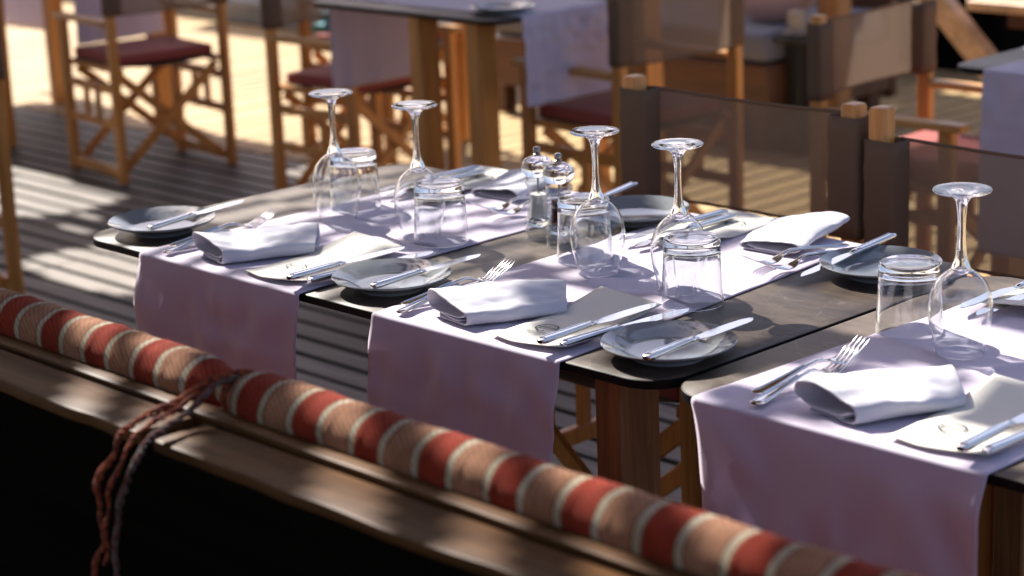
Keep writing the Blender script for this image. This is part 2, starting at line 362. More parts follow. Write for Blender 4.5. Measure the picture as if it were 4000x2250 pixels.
# shaded spots on the table top (x, y, rx, ry)
TSH = [(-2.74, 2.09, .075, .085), (-2.13, 2.235, .10, .045), (-2.02, 2.10, .075, .12), (-2.225, 2.085, .080, .070), (-1.86, 2.06, .07, .09), (-1.73, 2.16, .06, .12),
       (-1.61, 2.24, .13, .055), (-1.60, 1.965, .10, .055), (-1.33, 2.12, .06, .09), (-1.47, 2.17, .04, .02), (-2.40, 2.06, .04, .11), (-2.99, 2.05, .06, .05),
       (-2.45, 2.60, .10, .06), (-1.80, 2.60, .05, .09), (-1.93, 2.50, .03, .12), (-2.35, 2.25, .03, .06), (-2.16, 2.58, .03, .10), (-2.75, 2.62, .05, .09), (-1.50, 2.50, .10, .10), (-1.05, 2.2, .12, .2), (-.7, 2.4, .1, .1)]
def table_lit(x, y):
    for cx, cy, rx, ry in TSH:
        if ((x-cx)/rx)**2+((y-cy)/ry)**2 < 1: return False
    s = (x*math.sin(R(73))-y*math.cos(R(73)))
    if x < -2.42 and math.sin(s*2*math.pi/.105+1.3*math.sin(y*9)) > .42: return False
    if x > -2.42 and noise.noise(Vector((s*16, (x*.29+y*.95)*4.5, 3.1))) > .33: return False
    return True
RSH = [(-2.9, -2.07), (-1.985, -1.94), (-1.83, -1.62), (-1.52, -1.43), (-1.335, -1.24), (-1.17, -1.08), (-1.0, -.6)]
def rail_lit(x, y):
    x += (y-1.25)*.9
    return not any(a < x < b for a, b in RSH)
def lit(u, v):
    if -2.9 < u < .5 and 1.19 < v < 1.58: return noise.noise(Vector((u*4, v*6, 9))) < .02  # gap cut to let sun onto the hidden bench cushion
    if inpoly(u, v, P1) or inpoly(u, v, P2): return True
    for cx, cy, rx, ry in SPOTS:
        if ((u-cx)/rx)**2+((v-cy)/ry)**2 < 1: return True
    x, y = u-LX*.77, v-LY*.77
    if -3.25 < x < .2 and 1.86 < y < 2.80: return table_lit(x, y)
    x, y = u-LX*.9, v-LY*.9
    if -2.9 < x < .2 and 1.12 < y < 1.48: return rail_lit(x, y)
    wob = .06*math.sin(u*3.1)+.04*math.sin(u*7.7)
    if v > (4.72 if u < -4.5 else 4.50)+wob*1.5:
        return True
    if u < -7.6 and v > 4.2: return True
    return False
ZC = 3.0; cs = .034
U0, U1, V0, V1 = -9.5, .9, .35, 4.95
bm = bmesh.new()
def slat(ua, ub, v):
    x0, x1 = ua-LX*ZC, ub-LX*ZC; y = v-LY*ZC
    vs = [bm.verts.new((a, b, z)) for z in (ZC, ZC+.006) for a, b in ((x0, y-cs/2), (x1, y-cs/2), (x1, y+cs/2), (x0, y+cs/2))]
    for f in ((0, 3, 2, 1), (4, 5, 6, 7), (0, 1, 5, 4), (2, 3, 7, 6), (1, 2, 6, 5), (0, 4, 7, 3)): bm.faces.new([vs[i] for i in f])
nv = int((V1-V0)/cs); nu = int((U1-U0)/cs)
for j in range(nv):
    v = V0+(j+.5)*cs; st = None
    for i in range(nu+1):
        u = U0+(i+.5)*cs; s = (i < nu) and not lit(u, v)
        if s and st is None: st = u-cs/2
        if not s and st is not None: slat(st, u-cs/2, v); st = None
roof2 = bmesh.new()  # unseen slats, added only to throw shade on the back areas
for (ua, ub, va, vb) in ((-5.0, -3.6, 5.86, 7.3), (-7.2, -5.0, 6.2, 9.4), (-9.5, -6.5, 6.75, 7.9)):
    v = va
    while v < vb:
        jt = .12*math.sin(v*5)
        box(roof2, ((ua+ub)/2-LX*2.15+jt, v-LY*2.15, 2.15), (ub-ua, .085, .02), .002); v += .09
rf = thing('rear_shade_slats', 'unseen slats added to shade the lounge corner behind the tables', 'shade caster')
obj('slats', roof2, M_REED, rf, smooth=False)
v = -4.5
while v < V0:                                            # unseen solid part, added to cut sky light on bench and cloth drops
    slat(-8.0, 3.0, v); v += cs
roof = thing('shade_roof', 'unseen reed mat shade roof, gaps shaped to place the sun patches', 'shade roof')
obj('reed_mat', bm, M_REED, roof, smooth=False)

# ------------------------------------------------------------------ dining tables
def rrect(x0, x1, y0, y1, r, n=10):
    pts = []
    for cx, cy, a in ((x1-r, y1-r, 0), (x0+r, y1-r, 90), (x0+r, y0+r, 180), (x1-r, y0+r, 270)):
        for i in range(n+1): t = R(a+90*i/n); pts.append((cx+r*math.cos(t), cy+r*math.sin(t)))
    return pts
def make_table(label, x0, x1, y0, y1, z=.77, legs=None, wood=None, group='slate topped dining tables'):
    cx, cy = (x0+x1)/2, (y0+y1)/2; t = thing('dining_table', label, 'table', (cx, cy, 0), 0, group)
    bm = bmesh.new(); P = rrect(x0-cx, x1-cx, y0-cy, y1-cy, .062)
    def ring(zz, ins):
        out = []
        for px, py in P:
            d = Vector((px, py)); out.append(bm.verts.new((px-math.copysign(ins, px), py-math.copysign(ins, py), zz)))
        return out
    rs = [ring(z-.013, .001), ring(z-.0125, 0), ring(z-.001, 0), ring(z, .0012)]
    f = bm.faces.new(rs[0][::-1]); f.material_index = 1
    for a, b in zip(rs, rs[1:]):
        for i in range(len(P)):
            f = bm.faces.new((a[i], a[(i+1) % len(P)], b[(i+1) % len(P)], b[i])); f.material_index = 1
    f = bm.faces.new(rs[-1])
    obj('tabletop', bm, [M_TOP, M_EDGE], t)
    hx, hy = (x1-x0)/2, (y1-y0)/2
    L = [(sx*(hx-.135), sy*(hy-.085)) for sx in (-1, 1) for sy in (-1, 1)] if legs is None else [(a-cx, b-cy) for a, b in legs]
    for lx, ly in L:
        bm = bmesh.new(); sx, sy = math.copysign(1, lx), math.copysign(1, ly)
        bar(bm, (lx, ly, z-.0135), (lx+.012*sx, ly+.012*sy, 0), .05, .078, .003)
        obj('leg', bm, wood or M_TLEG, t)
    bm = bmesh.new()
    for sy in (-1, 1): bar(bm, (-hx+.2, sy*(hy-.2), z-.030), (hx-.2, sy*(hy-.2), z-.030), .05, .028, .002, Vector((0, 0, 1)))
    obj('under_rail', bm, M_TLEG, t); return t
make_table('long slate-topped table with the salt and pepper mills on it', -3.088, -1.757, 1.935, 2.671)
make_table('slate-topped table butted against the right end, edge of the picture', -1.750, -.42, 1.932, 2.655)
make_table('blurred table behind the left wine glasses, white runner hanging off its end', -5.12, -4.29, 4.08, 4.98, legs=[(-4.43, 4.16), (-4.675, 4.16), (-4.43, 4.86), (-4.675, 4.86)], wood=M_PINE)
make_table('blurred table at the right edge with a pink runner over its front', -2.84, -1.5, 4.145, 4.9, wood=M_PINE)
make_table('far left table in the sun beside the folding chair', -9.1, -7.02, 4.35, 5.2, legs=[(-7.42, 4.36), (-7.34, 5.05), (-8.1, 4.42), (-8.1, 5.05)], wood=M_PINE)

# ------------------------------------------------------------------ runners
def runner(label, xl, xr, y0, y1, d0, d1, fl=0, fr=0, bl=None, br=None, out=.04, z=.77, seed=0, loc=None, rz=0, group='lilac table runners', yoff=(0, 0)):
    """xl..xr at the near edge, bl..br at the far edge; hangs d0 at y0, d1 at y1"""
    bl = xl if bl is None else bl; br = xr if br is None else br
    cx = (xl+xr)/2; T = .0012
    path = []
    r = .008; nd = 34
    for i in range(nd): path.append(('f', 1-i/nd))
    for i in range(6): path.append(('fa', i/6))
    nt_ = 74
    for i in range(nt_+1): path.append(('t', i/nt_))
    for i in range(1, 7): path.append(('ba', i/6))
    for i in range(1, 15): path.append(('b', i/14))
    nx = 56; bm = bmesh.new(); rows = []
    for kind, t in path:
        row = []
        for j in range(nx+1):
            s = j/nx; nz = lambda a, b, c: noise.noise(Vector((a+seed*5.3, b, c)))
            if kind in ('f', 'b'):
                dd = d0 if kind == 'f' else d1; k = t
                A = (xl, xr) if kind == 'f' else (bl, br)
                L_, R_ = A[0]+(fl*k**.8 if kind == 'f' else 0), A[1]+(fr*k**.8 if kind == 'f' else 0)
                x = L_+(R_-L_)*s+.003*nz(s*3, k*6, 2)
                fold = .42*nz(s*2.6, k*1.0, seed)+.32*math.exp(-((s-.13)/.07)**2)-.22*math.exp(-((s-.24)/.08)**2)+.12*nz(s*7, k*3, 8)
                bulge = out*(k**.9)*(.55+.9*fold)+.015*math.exp(-k/.16)*k/.1*(.25+nz(s*9, k*7, 5))*(1 if kind == 'f' else .5)+.004*nz(s*5, k*9, 6)*min(1, k*6)+.0022*math.exp(-((k-.27)/.012)**2)+.0018*math.exp(-((s-.5)/.010)**2)*min(1, k*8)
                zz = z+T-r*.6-dd*k
                y = (y0-.004-r*.4-bulge) if kind == 'f' else (y1+.004+r*.4+bulge*.7)
            elif kind in ('fa', 'ba'):
                a = R(90)*(t if kind == 'fa' else 1-t); A = (xl, xr) if kind == 'fa' else (bl, br)
                x = A[0]+(A[1]-A[0])*s
                yy = r*(1-math.sin(a)) if False else r*math.cos(a)*.5
                y = (y0+.004-r*.5-yy-.004) if kind == 'fa' else (y1-.004+r*.5+yy+.004)
                zz = z+T-r*.6*(1-math.sin(a))
            else:
                x = (xl+(bl-xl)*t)+((xr+(br-xr)*t)-(xl+(bl-xl)*t))*s
                y = y0+.004+(y1-y0-.008)*t
                wr = max(0, nz(s*3.2+t*1.5, t*5.5, 1.3))*.0045+max(0, nz(s*7, t*14, 4.1))*.0018
                wr += .0035*math.exp(-((s-.5-.12*math.sin(t*6+seed))/.035)**2)*max(0, nz(t*4, 1, 7)*1.6+.3)
                wr += .0065*max(0, nz(s*9, t*9, 9.3))*math.exp(-(t/.09)**2)
                e = min(1, t/.02, (1-t)/.05)*min(1, s/.03+.25, (1-s)/.03+.25)
                x += .0035*nz(t*5, seed, s*1.5)
                zz = z+T+wr*e
            row.append(bm.verts.new((x-cx, y, zz)))
        rows.append(row)
    for a, b in zip(rows, rows[1:]):
        for j in range(nx): bm.faces.new((a[j], a[j+1], b[j+1], b[j]))
    o = obj('table_runner', bm, M_RUN); o.location = (cx, 0, 0) if loc is None else loc; o.rotation_euler = (0, 0, rz)
    md = o.modifiers.new('thick', 'SOLIDIFY'); md.thickness = .0009; md.offset = 1
    for p in o.data.polygons: p.use_smooth = True
    tag(o, label, 'table runner', group); return o
runner('lilac runner nearest the left end of the long table', -2.896, -2.479, 1.935, 2.671, .40, .3, -.035, -.012, -2.905, -2.495, seed=1)
runner('lilac runner in the middle, beside the salt and pepper mills', -2.310, -1.927, 1.935, 2.671, .42, .36, -.03, -.02, -2.345, -1.978, seed=2.4)
runner('lilac runner at the right, hanging over the front of the end table', -1.692, -1.257, 1.932, 2.655, .50, .3, .075, -.02, -1.66, -1.24, seed=3.7)
# blurred background runners: one along x over the middle table, one hanging at its left end
runner('blurred runner hanging off both ends of the middle table behind', -.175, .175, 4.29, 5.12, .25, .29, seed=5.2, loc=(0, 4.355, 0), rz=R(90), fl=.0, fr=.0, out=.03)
runner('pink runner hanging over the front of the table at the right edge', -2.735, -2.33, 4.145, 4.9, .42, .3, 0, 0, seed=6.1, out=.03)
runner('lavender runner hanging off the right end of the far left table', -.20, .20, 7.02, 9.1, .34, .3, seed=7.1, loc=(0, 4.66, 0), rz=R(90), out=.03)
runner('white cloth in full sun on the far left table', -8.78, -8.33, 4.35, 5.2, .10, .50, 0, 0, seed=8.1, out=.03)

# ------------------------------------------------------------------ crockery, glasses, cutlery prototypes
TZ = .77; CZ_ = TZ+.0035      # table surface, cloth surface
def make_plate():
    t = thing('side_plate', 'x', 'plate', (0, 0, 0))
    pr = [(0, .0042), (.030, .0042), (.052, .0048), (.058, .0060), (.070, .0115), (.082, .0165), (.0895, .0195), (.0912, .0208), (.0918, .0222), (.0908, .0232),
          (.0888, .0226), (.080, .0195), (.068, .0150), (.060, .0105), (.055, .0088), (.050, .0082), (0, .0080)]
    bm = bmesh.new(); lathe(bm, pr, 96)
    lathe(bm, [(.047, .0046), (.0475, .0), (.050, .0), (.0505, .0048)], 96)
    obj('dish', bm, M_PLATE, t); return t
def make_wine():
    t = thing('wine_glass', 'x', 'wine glass')
    out = [(.0318, .0004), (.0332, .008), (.0362, .022), (.0400, .038), (.0422, .054), (.0424, .066), (.0400, .080), (.0345, .094), (.0265, .1045), (.0180, .1115), (.0130, .1150)]
    op = spline([(a, 0, b) for a, b in out], 4)
    inn = [(p.x-.0011, p.z+(.0 if i < len(op)-4 else -.0015)) for i, p in enumerate(op)]
    bm = bmesh.new()
    prof = [(p.x, p.z) for p in op]
    lathe(bm, prof+[(max(0, a), b) for a, b in inn[::-1]]+[prof[0]], 72); obj('bowl', bm, M_GLASS, t)
    st = [(0, .1075), (.006, .1080), (.0115, .1105), (.0132, .1145), (.0118, .1195), (.0088, .127), (.0068, .137), (.0056, .150), (.0050, .165), (.0052, .180), (.0062, .194), (.0080, .2035), (.0105, .2080)]
    sp = spline([(a, 0, b) for a, b in st], 4); bm = bmesh.new()
    foot = [(.0150, .2118), (.022, .2148), (.031, .2168), (.0362, .2178), (.0378, .2190), (.0382, .2202), (.0374, .2213), (.034, .2216), (.022, .2210), (.012, .2202), (0, .2198)]
    lathe(bm, [(p.x, p.z) for p in sp]+[(.0125, .2101)], 40); 
    # stem and foot share one solid of glass: the foot is its own part, butted at r=.0125
    n0 = len(bm.verts)
    obj('stem', bm, M_GLASS, t)
    bm = bmesh.new(); lathe(bm, [(.0125, .2102)]+foot, 72); obj('foot', bm, M_GLASS, t)
    return t
def make_tumbler():
    out = [(p.x, p.z) for p in spline([(a, 0, b) for a, b in ((.0452, .0002), (.0448, .010), (.0432, .040), (.0418, .066), (.0411, .0838), (.0412, .0900), (.0408, .0950), (.0392, .0982), (.0365, .0990), (.030, .0984))], 5)]
    inn = [(0, .0862), (.018, .0860), (.030, .0852), (.0360, .0835), (.0385, .0800), (.0392, .0760), (.0402, .0600), (.0418, .0350), (.0434, .0080), (.0440, .0002)]
    bm = bmesh.new(); lathe(bm, [(0, .0978), (.016, .0980)]+out[::-1]+inn[::-1], 84)
    return obj('tumbler', bm, M_GLASS)
XA, YA, ZA = Vector((1, 0, 0)), Vector((0, 1, 0)), Vector((0, 0, 1))
def make_knife(L=.245, bw=.0205):
    t = thing('table_knife', 'x', 'knife'); hl = L*.44
    bm = bmesh.new(); secs = []
    for y, wd, ht in ((0, .010, .005), (.002, .0145, .0078), (.012, .0152, .0088), (hl*.5, .0128, .0085), (hl*.85, .0108, .0082), (hl*.93, .0118, .0092), (hl*.95, .0100, .0080), (hl*.97, .0122, .0094), (hl, .0112, .0076), (hl+.006, .0104, .0045)):
        secs.append(((0, y, .0048), wd, ht, XA, ZA))
    loft(bm, secs, 16, 3.2)
    for s in (-1, 1): tube(bm, [(s*.0042, y, .0048+.0042-.0002*i) for i, y in enumerate((.006, .03, hl*.6, hl*.88))], .0009, 6)
    obj('handle', bm, M_STEEL, t)
    bm = bmesh.new(); n = 22; top, bot = [], []
    for i in range(n+1):
        k = i/n; y = hl+.004+k*(L-hl-.004)
        back = -.005-.0028*math.sin(math.pi*min(1, k*1.1))+(.0105 if False else 0)
        edge = .0052+(bw-.0125)*min(1, k/.18)**.7
        if k > .80: q = (k-.80)/.20; edge = edge-(edge-back-.001)*q**2.4*.72; back = back+(.0060)*q**1.8
        z = .0048-.0022*k
        top.append((bm.verts.new((back, y, z+.0009*(1-.4*k))), bm.verts.new((edge, y, z+.00015))))
        bot.append((bm.verts.new((back, y, z-.0009*(1-.4*k))), bm.verts.new((edge, y, z-.00015))))
    for i in range(n):
        bm.faces.new((top[i][0], top[i][1], top[i+1][1], top[i+1][0])); bm.faces.new((bot[i][0], bot[i+1][0], bot[i+1][1], bot[i][1]))
        bm.faces.new((top[i][0], top[i+1][0], bot[i+1][0], bot[i][0])); bm.faces.new((top[i][1], bot[i][1], bot[i+1][1], top[i+1][1]))
    bm.faces.new((top[0][0], bot[0][0], bot[0][1], top[0][1])); bm.faces.new((top[n][0], top[n][1], bot[n][1], bot[n][0]))
    obj('blade', bm, M_STEEL, t); return t
def make_fork(L=.212):
    bm = bmesh.new(); secs = []
    prof = [(0, .010, .0022, .0030), (.002, .0165, .0030, .0030), (.012, .0195, .0034, .0034), (.03, .0165, .0036, .0048), (.06, .0115, .0040, .0085), (.095, .0072, .0046, .0130), (.118, .0058, .0048, .0150), (.130, .0066, .0044, .0130), (.138, .0120, .0028, .0098), (.146, .0210, .0022, .0064), (.154, .0252, .0020, .0042), (.162, .0258, .0019, .0034), (.166, .0256, .0018, .0034)]
    for y, wd, th, z in prof: secs.append(((0, y, z), wd, th, XA, ZA))
    loft(bm, secs, 16, 3.0)
    for s in (-1, 1): tube(bm, [(s*q, y, z) for q, y, z in ((.0065, .006, .0048), (.0058, .03, .0066), (.0038, .06, .0106), (.0022, .095, .0156))], .0009, 6)
    for i in range(4):
        x0 = (-.0103+i*.00687); ss = []
        for y, z, wd in ((.164, .0034, .0050), (.172, .0042, .0043), (.184, .0075, .0036), (.198, .0135, .0028), (.208, .0195, .0020), (.2125, .0228, .0009)):
            ss.append(((x0*(1-(y-.164)*.8), y, z), wd, .0021 if y < .205 else .0012, XA, ZA))
        loft(bm, ss, 10, 2.6)
    o = obj('fork', bm, M_STEEL); return o
def make_napkin(seed=0):
    """folded cloth napkin, long axis Y (length .19), open loop of folds at y=0"""
    bm = bmesh.new(); n = 58; prof = []
    key = [(.046, .0165), (.026, .0110), (-.010, .0100), (-.040, .0105), (-.0560, .0140), (-.0640, .0240), (-.0600, .0360), (-.046, .0420), (-.018, .0400), (.012, .0340), (.036, .0280), (.0540, .0235), (.0600, .0150), (.0550, .0060), (.034, .0030), (.004, .0025), (-.016, .0025), (-.0330, .0030), (-.0390, .0050), (-.034, .0070), (-.012, .0066), (.014, .0066), (.030, .0070)]
    sp = spline([(a, 0, b) for a, b in key], 5); m_ = len(sp); rows = []
    for i in range(n+1):
        k = i/n; row = []
        for j, p in enumerate(sp):
            s = j/(m_-1); x, z = p.x, p.z
            flat = 1-.17*k-.06*math.sin(k*6+seed)*(1 if z > .02 else 0)
            z2 = .002+(z-.002)*flat
            if z > .018:
                z2 += .0050*noise.noise(Vector((x*14+seed, k*2.6, 1.5)))*(.35+.65*math.sin(math.pi*min(1, k+.1)))
                z2 += .0028*noise.noise(Vector((x*42, k*7+seed, 4)))
            z2 += .0014*noise.noise(Vector((x*30, k*9, seed+.7)))*(1 if z > .006 else 0)
            x2 = x*(1-.10*k)+.007*noise.noise(Vector((k*2.4, z*50, seed)))*(1 if abs(x) > .03 else .4)
            y = k*.176+x*(.22*(1-k)-.22*k)+.005*noise.noise(Vector((s*8, seed, 3)))*(1 if k < .5 else .6)-.008*math.exp(-((s-.30)/.10)**2)*(1-k)
            row.append(bm.verts.new((x2*.77, y, max(.0018, z2*.97))))
        rows.append(row)
    for a, b in zip(rows, rows[1:]):
        for j in range(m_-1): bm.faces.new((a[j], a[j+1], b[j+1], b[j]))
    o = obj('napkin', bm, M_NAP)
    md = o.modifiers.new('thick', 'SOLIDIFY'); md.thickness = .0030; md.offset = 0
    md = o.modifiers.new('sub', 'SUBSURF'); md.levels = 1; md.render_levels = 1
    return o
def make_menu():
    """cream card, near edge at y=0, .138 x .245, far third creased upwards"""
    t = thing('menu_card', 'x', 'menu card'); W_, L_ = .128, .232
    bm = bmesh.new(); nx, ny = 14, 34; rows = []
    for i in range(ny+1):
        v = i/ny; row = []
        for j in range(nx+1):
            u = j/nx; x = (u-.5)*W_*(1-.13*v); y = L_*v+.010*math.sin(math.pi*u)*-1*(1-v)**8
            cr = .57+.02*(u-.5)
            z = .0018+.0045*max(0, 1-v/.1)**1.5*abs(u-.35)*1.5
            z += max(0, v-cr)*L_*.17*(1-.55*u)
            z += .0006*math.sin(math.pi*u)
            row.append(bm.verts.new((x, y, max(.0012, z))))
        rows.append(row)
    for a, b in zip(rows, rows[1:]):
        for j in range(nx): bm.faces.new((a[j], a[j+1], b[j+1], b[j]))
    o = obj('card', bm, M_CARD, t); md = o.modifiers.new('thick', 'SOLIDIFY'); md.thickness = .0012; md.offset = 1
    bm = bmesh.new(); rr = .0150
    pts = [(rr*1.12*math.cos(R(a)), rr*.98*math.sin(R(a)), 0) for a in range(-12, 310-12, 8)][::1]
    def flat(bm, pts, wd):
        pr_ = None
        for i in range(len(pts)):
            d = Vector(pts[min(i+1, len(pts)-1)])-Vector(pts[max(i-1, 0)]); nn = Vector((-d.y, d.x, 0)).normalized()*wd/2; p = Vector(pts[i])
            c_ = (bm.verts.new(p+nn), bm.verts.new(p-nn))
            if pr_: bm.faces.new((pr_[0], c_[0], c_[1], pr_[1]))
            pr_ = c_
    flat(bm, pts, .0027); flat(bm, [(-rr*1.08, .0005, 0), (rr*1.08, .0005, 0)], .0027)
    obj('emblem', bm, M_INK, t, smooth=False, loc=(-.014, .062, .0044))
    cu = bpy.data.curves.new('lettering', 'FONT'); cu.body = '- Restaurant -'; cu.size = .0105; cu.align_x = 'CENTER'; cu.shear = .3
    tmp = bpy.data.objects.new('tmp', cu); col.objects.link(tmp); dg = bpy.context.evaluated_depsgraph_get()
    me = bpy.data.meshes.new_from_object(tmp.evaluated_get(dg)); bpy.data.objects.remove(tmp)
    me.materials.clear(); me.materials.append(M_INK); me.name = 'lettering'
    o = bpy.data.objects.new('lettering', me); col.objects.link(o); o.parent = t; o.location = (-.012, .036, .0044)
    return t
used = {}
def place(kind, loc, rz=0, label='', group=None, tilt=None):
    makers = dict(plate=make_plate, wine=make_wine, tumbler=make_tumbler, knife=make_knife, fork=make_fork, menu=make_menu, butter=lambda: make_knife(.222, .0185))
    if kind not in used: o = used[kind] = makers[kind](); o.location = loc; o.rotation_euler = (0, 0, rz)
    else: o = dup(used[kind], loc, rz)
    if tilt: o.rotation_euler = (tilt[0], tilt[1], rz)
    cat = dict(plate='plate', wine='wine glass', tumbler='water glass', knife='knife', fork='fork', menu='menu card', butter='butter knife')[kind]
    tag(o, label, cat, group); return o
# plates
for x, y, lab in ((-2.994, 2.044, 'grey side plate on the far left table corner'), (-2.396, 2.043, 'grey side plate at the front edge, left of the middle runner'),
                  (-1.835, 2.043, 'grey side plate at the front edge, nearest the camera'), (-2.392, 2.586, 'grey side plate behind the pepper mill'), (-1.858, 2.547, 'grey side plate behind the right-hand water glass')):
    place('plate', (x, y, TZ), 0, lab, 'grey side plates')
for x, y, rz, lab in ((-2.938, 1.978, 7, 'butter knife lying across the far left plate'), (-2.352, 1.966, 0, 'butter knife lying across the plate left of the middle runner'), (-1.795, 1.953, 1, 'butter knife lying across the plate nearest the camera')):
    place('butter', (x, y, TZ+.0215), R(rz), lab, 'butter knives on the plates', (R(1.5), 0))
for x, y, rz, lab in ((-2.49, 2.695, 183, 'butter knife handle sticking out behind the glasses, on the back plate'), (-1.917, 2.662, 178, 'butter knife with its handle over the right back plate')):
    place('butter', (x, y, TZ+.026), R(rz), lab, 'butter knives on the plates', (R(-5), 0))
# glasses
for x, y, lab in ((-2.805, 2.278, 'upturned wine glass furthest left, blurred'), (-2.597, 2.283, 'upturned wine glass second from the left'), (-2.200, 2.292, 'upturned wine glass beside the pepper mill'),
                  (-2.033, 2.291, 'upturned wine glass behind the front water glass'), (-1.537, 2.282, 'upturned wine glass on the right-hand runner')):
    place('wine', (x, y, CZ_), rnd.random()*6, lab, 'upturned wine glasses')
for x, y, lab in ((-2.850, 2.356, 'upturned water glass behind the furthest left wine glass'), (-2.541, 2.278, 'upturned water glass in front of the second wine glass'), (-2.271, 2.337, 'upturned water glass beside the pepper mill'),
                  (-1.972, 2.249, 'upturned water glass standing in the centre front'), (-1.646, 2.321, 'upturned water glass on the right, by the table joint')):
    place('tumbler', (x, y, CZ_), rnd.random()*6, lab, 'upturned water glasses')
# near-side settings: dx is the shift of the setting
for k, (dx, where) in enumerate(((-.556, 'left'), (0, 'middle'), (.670, 'right'))):
    W_ = where+'-hand' if where != 'middle' else where
    dxf = {'left': -.020, 'middle': 0, 'right': -.010}[where]
    place('fork', (-2.262+dx+dxf, 1.938, CZ_+.002), R(3), f'front fork of the pair left of the near {W_} napkin', 'forks')
    place('fork', (-2.284+dx+dxf, 1.966, CZ_+.0035), R(-2), f'rear fork of the pair left of the near {W_} napkin', 'forks', (R(1.5), R(4)))
    place('knife', (-1.968+dx*(.97 if k == 0 else 1), 1.932, CZ_+.0125), R(2.5), f'upper knife of the pair on the near {W_} menu card', 'knives')
    place('knife', (-1.952+dx*(.97 if k == 0 else 1), 1.958, CZ_+.0055), R(-3), f'lower knife of the pair on the near {W_} menu card', 'knives')
    place('menu', (-2.014+dx, 1.950, CZ_+.0028), R(4), f'cream menu card with an emblem at the near {W_} setting', 'menu cards')
    n = make_napkin(k*1.7); n.location = (-2.178+dx+(-.012 if k == 0 else 0), 1.962, CZ_); n.rotation_euler = (0, 0, R(-27)); tag(n, f'folded white napkin at the near {W_} setting', 'napkin', 'folded napkins')
# far-side settings
for k, (dx, where) in enumerate(((-.600, 'left'), (0, 'middle'), (.640, 'right'))):
    W_ = where+'-hand' if where != 'middle' else where
    place('knife', (-2.262+dx, 2.668, CZ_+.010), R(178), f'left knife of the pair at the far {W_} setting', 'knives', (0, 0))
    place('knife', (-2.240+dx, 2.660, CZ_+.007), R(181), f'right knife of the pair at the far {W_} setting', 'knives')
    place('menu', (-2.235+dx, 2.700, CZ_+.0025), R(183), f'cream menu card at the far {W_} setting', 'menu cards')
    if where != 'right':
        n = make_napkin(5+k*2.1); n.scale = (1.25, 1, .66); n.location = (-2.12+dx-.02*(k == 0), 2.705, CZ_); n.rotation_euler = (0, 0, R(198)); tag(n, f'folded white napkin at the far {W_} setting', 'napkin', 'folded napkins')
        place('fork', (-1.990+dx, 2.640, CZ_+.002), R(170), f'left fork of the pair at the far {W_} setting', 'forks')
        place('fork', (-1.955+dx, 2.628, CZ_+.003), R(173), f'right fork of the pair at the far {W_} setting', 'forks')
# mills
def make_mill(label, fill, x, y):
    t = thing('pepper_mill' if 'pepper' in label else 'salt_mill', label, 'mill', (x, y, TZ), 0, 'salt and pepper mills')
    prof = [(.0222, .0004), (.0232, .0015), (.0236, .018), (.0205, .0205), (.0228, .024), (.0236, .029), (.0222, .034), (.0196, .038), (.0180, .048), (.0163, .062), (.0160, .072), (.0172, .082), (.0196, .088), (.0222, .091), (.0226, .096), (.0208, .0995)]
    bm = bmesh.new(); pp = [(p.x, p.z) for p in spline([(a, 0, b) for a, b in prof], 4)]; lathe(bm, pp+[(a-.0022, b) for a, b in pp][::-1]+[pp[0]], 56); obj('body', bm, M_ACRY, t)
    bm = bmesh.new(); lathe(bm, [(0, .0200), (.0150, .0200), (.0168, .0225), (.0180, .0260), (.0172, .0310), (.0140, .0335), (0, .0340)], 56); obj('grinder', bm, M_GLASS, t)
    bm = bmesh.new(); lathe(bm, [(0, .1036), (.0135, .1036), (.0200, .1050), (.0252, .1105), (.0266, .1180), (.0252, .1255), (.0205, .1320), (.0120, .1360), (0, .1370)], 56); obj('head', bm, M_GLASS, t)
    bm = bmesh.new(); lathe(bm, [(0, .0352), (.0150, .0358), (.0144, .045), (.0132, .058), (.0130, .070), (.0132, .0735), (0, .0745)], 32); obj('filling', bm, fill, t)
    bm = bmesh.new(); lathe(bm, [(0, .0745), (.0016, .0746), (.0016, .1034), (0, .1035)], 12); obj('spindle', bm, M_DSTEEL, t)
    bm = bmesh.new(); lathe(bm, [(0, .1372), (.0058, .1373), (.0062, .1400), (.0042, .1412), (.0056, .1430), (.0066, .1465), (.0060, .1500), (.0040, .1520), (0, .1524)], 24); obj('knob', bm, M_DSTEEL, t)
make_mill('clear mill filled with white salt, the left of the pair', M_SALT, -2.440, 2.405)
make_mill('clear mill filled with dark peppercorns, the right of the pair', M_PEP, -2.375, 2.388)

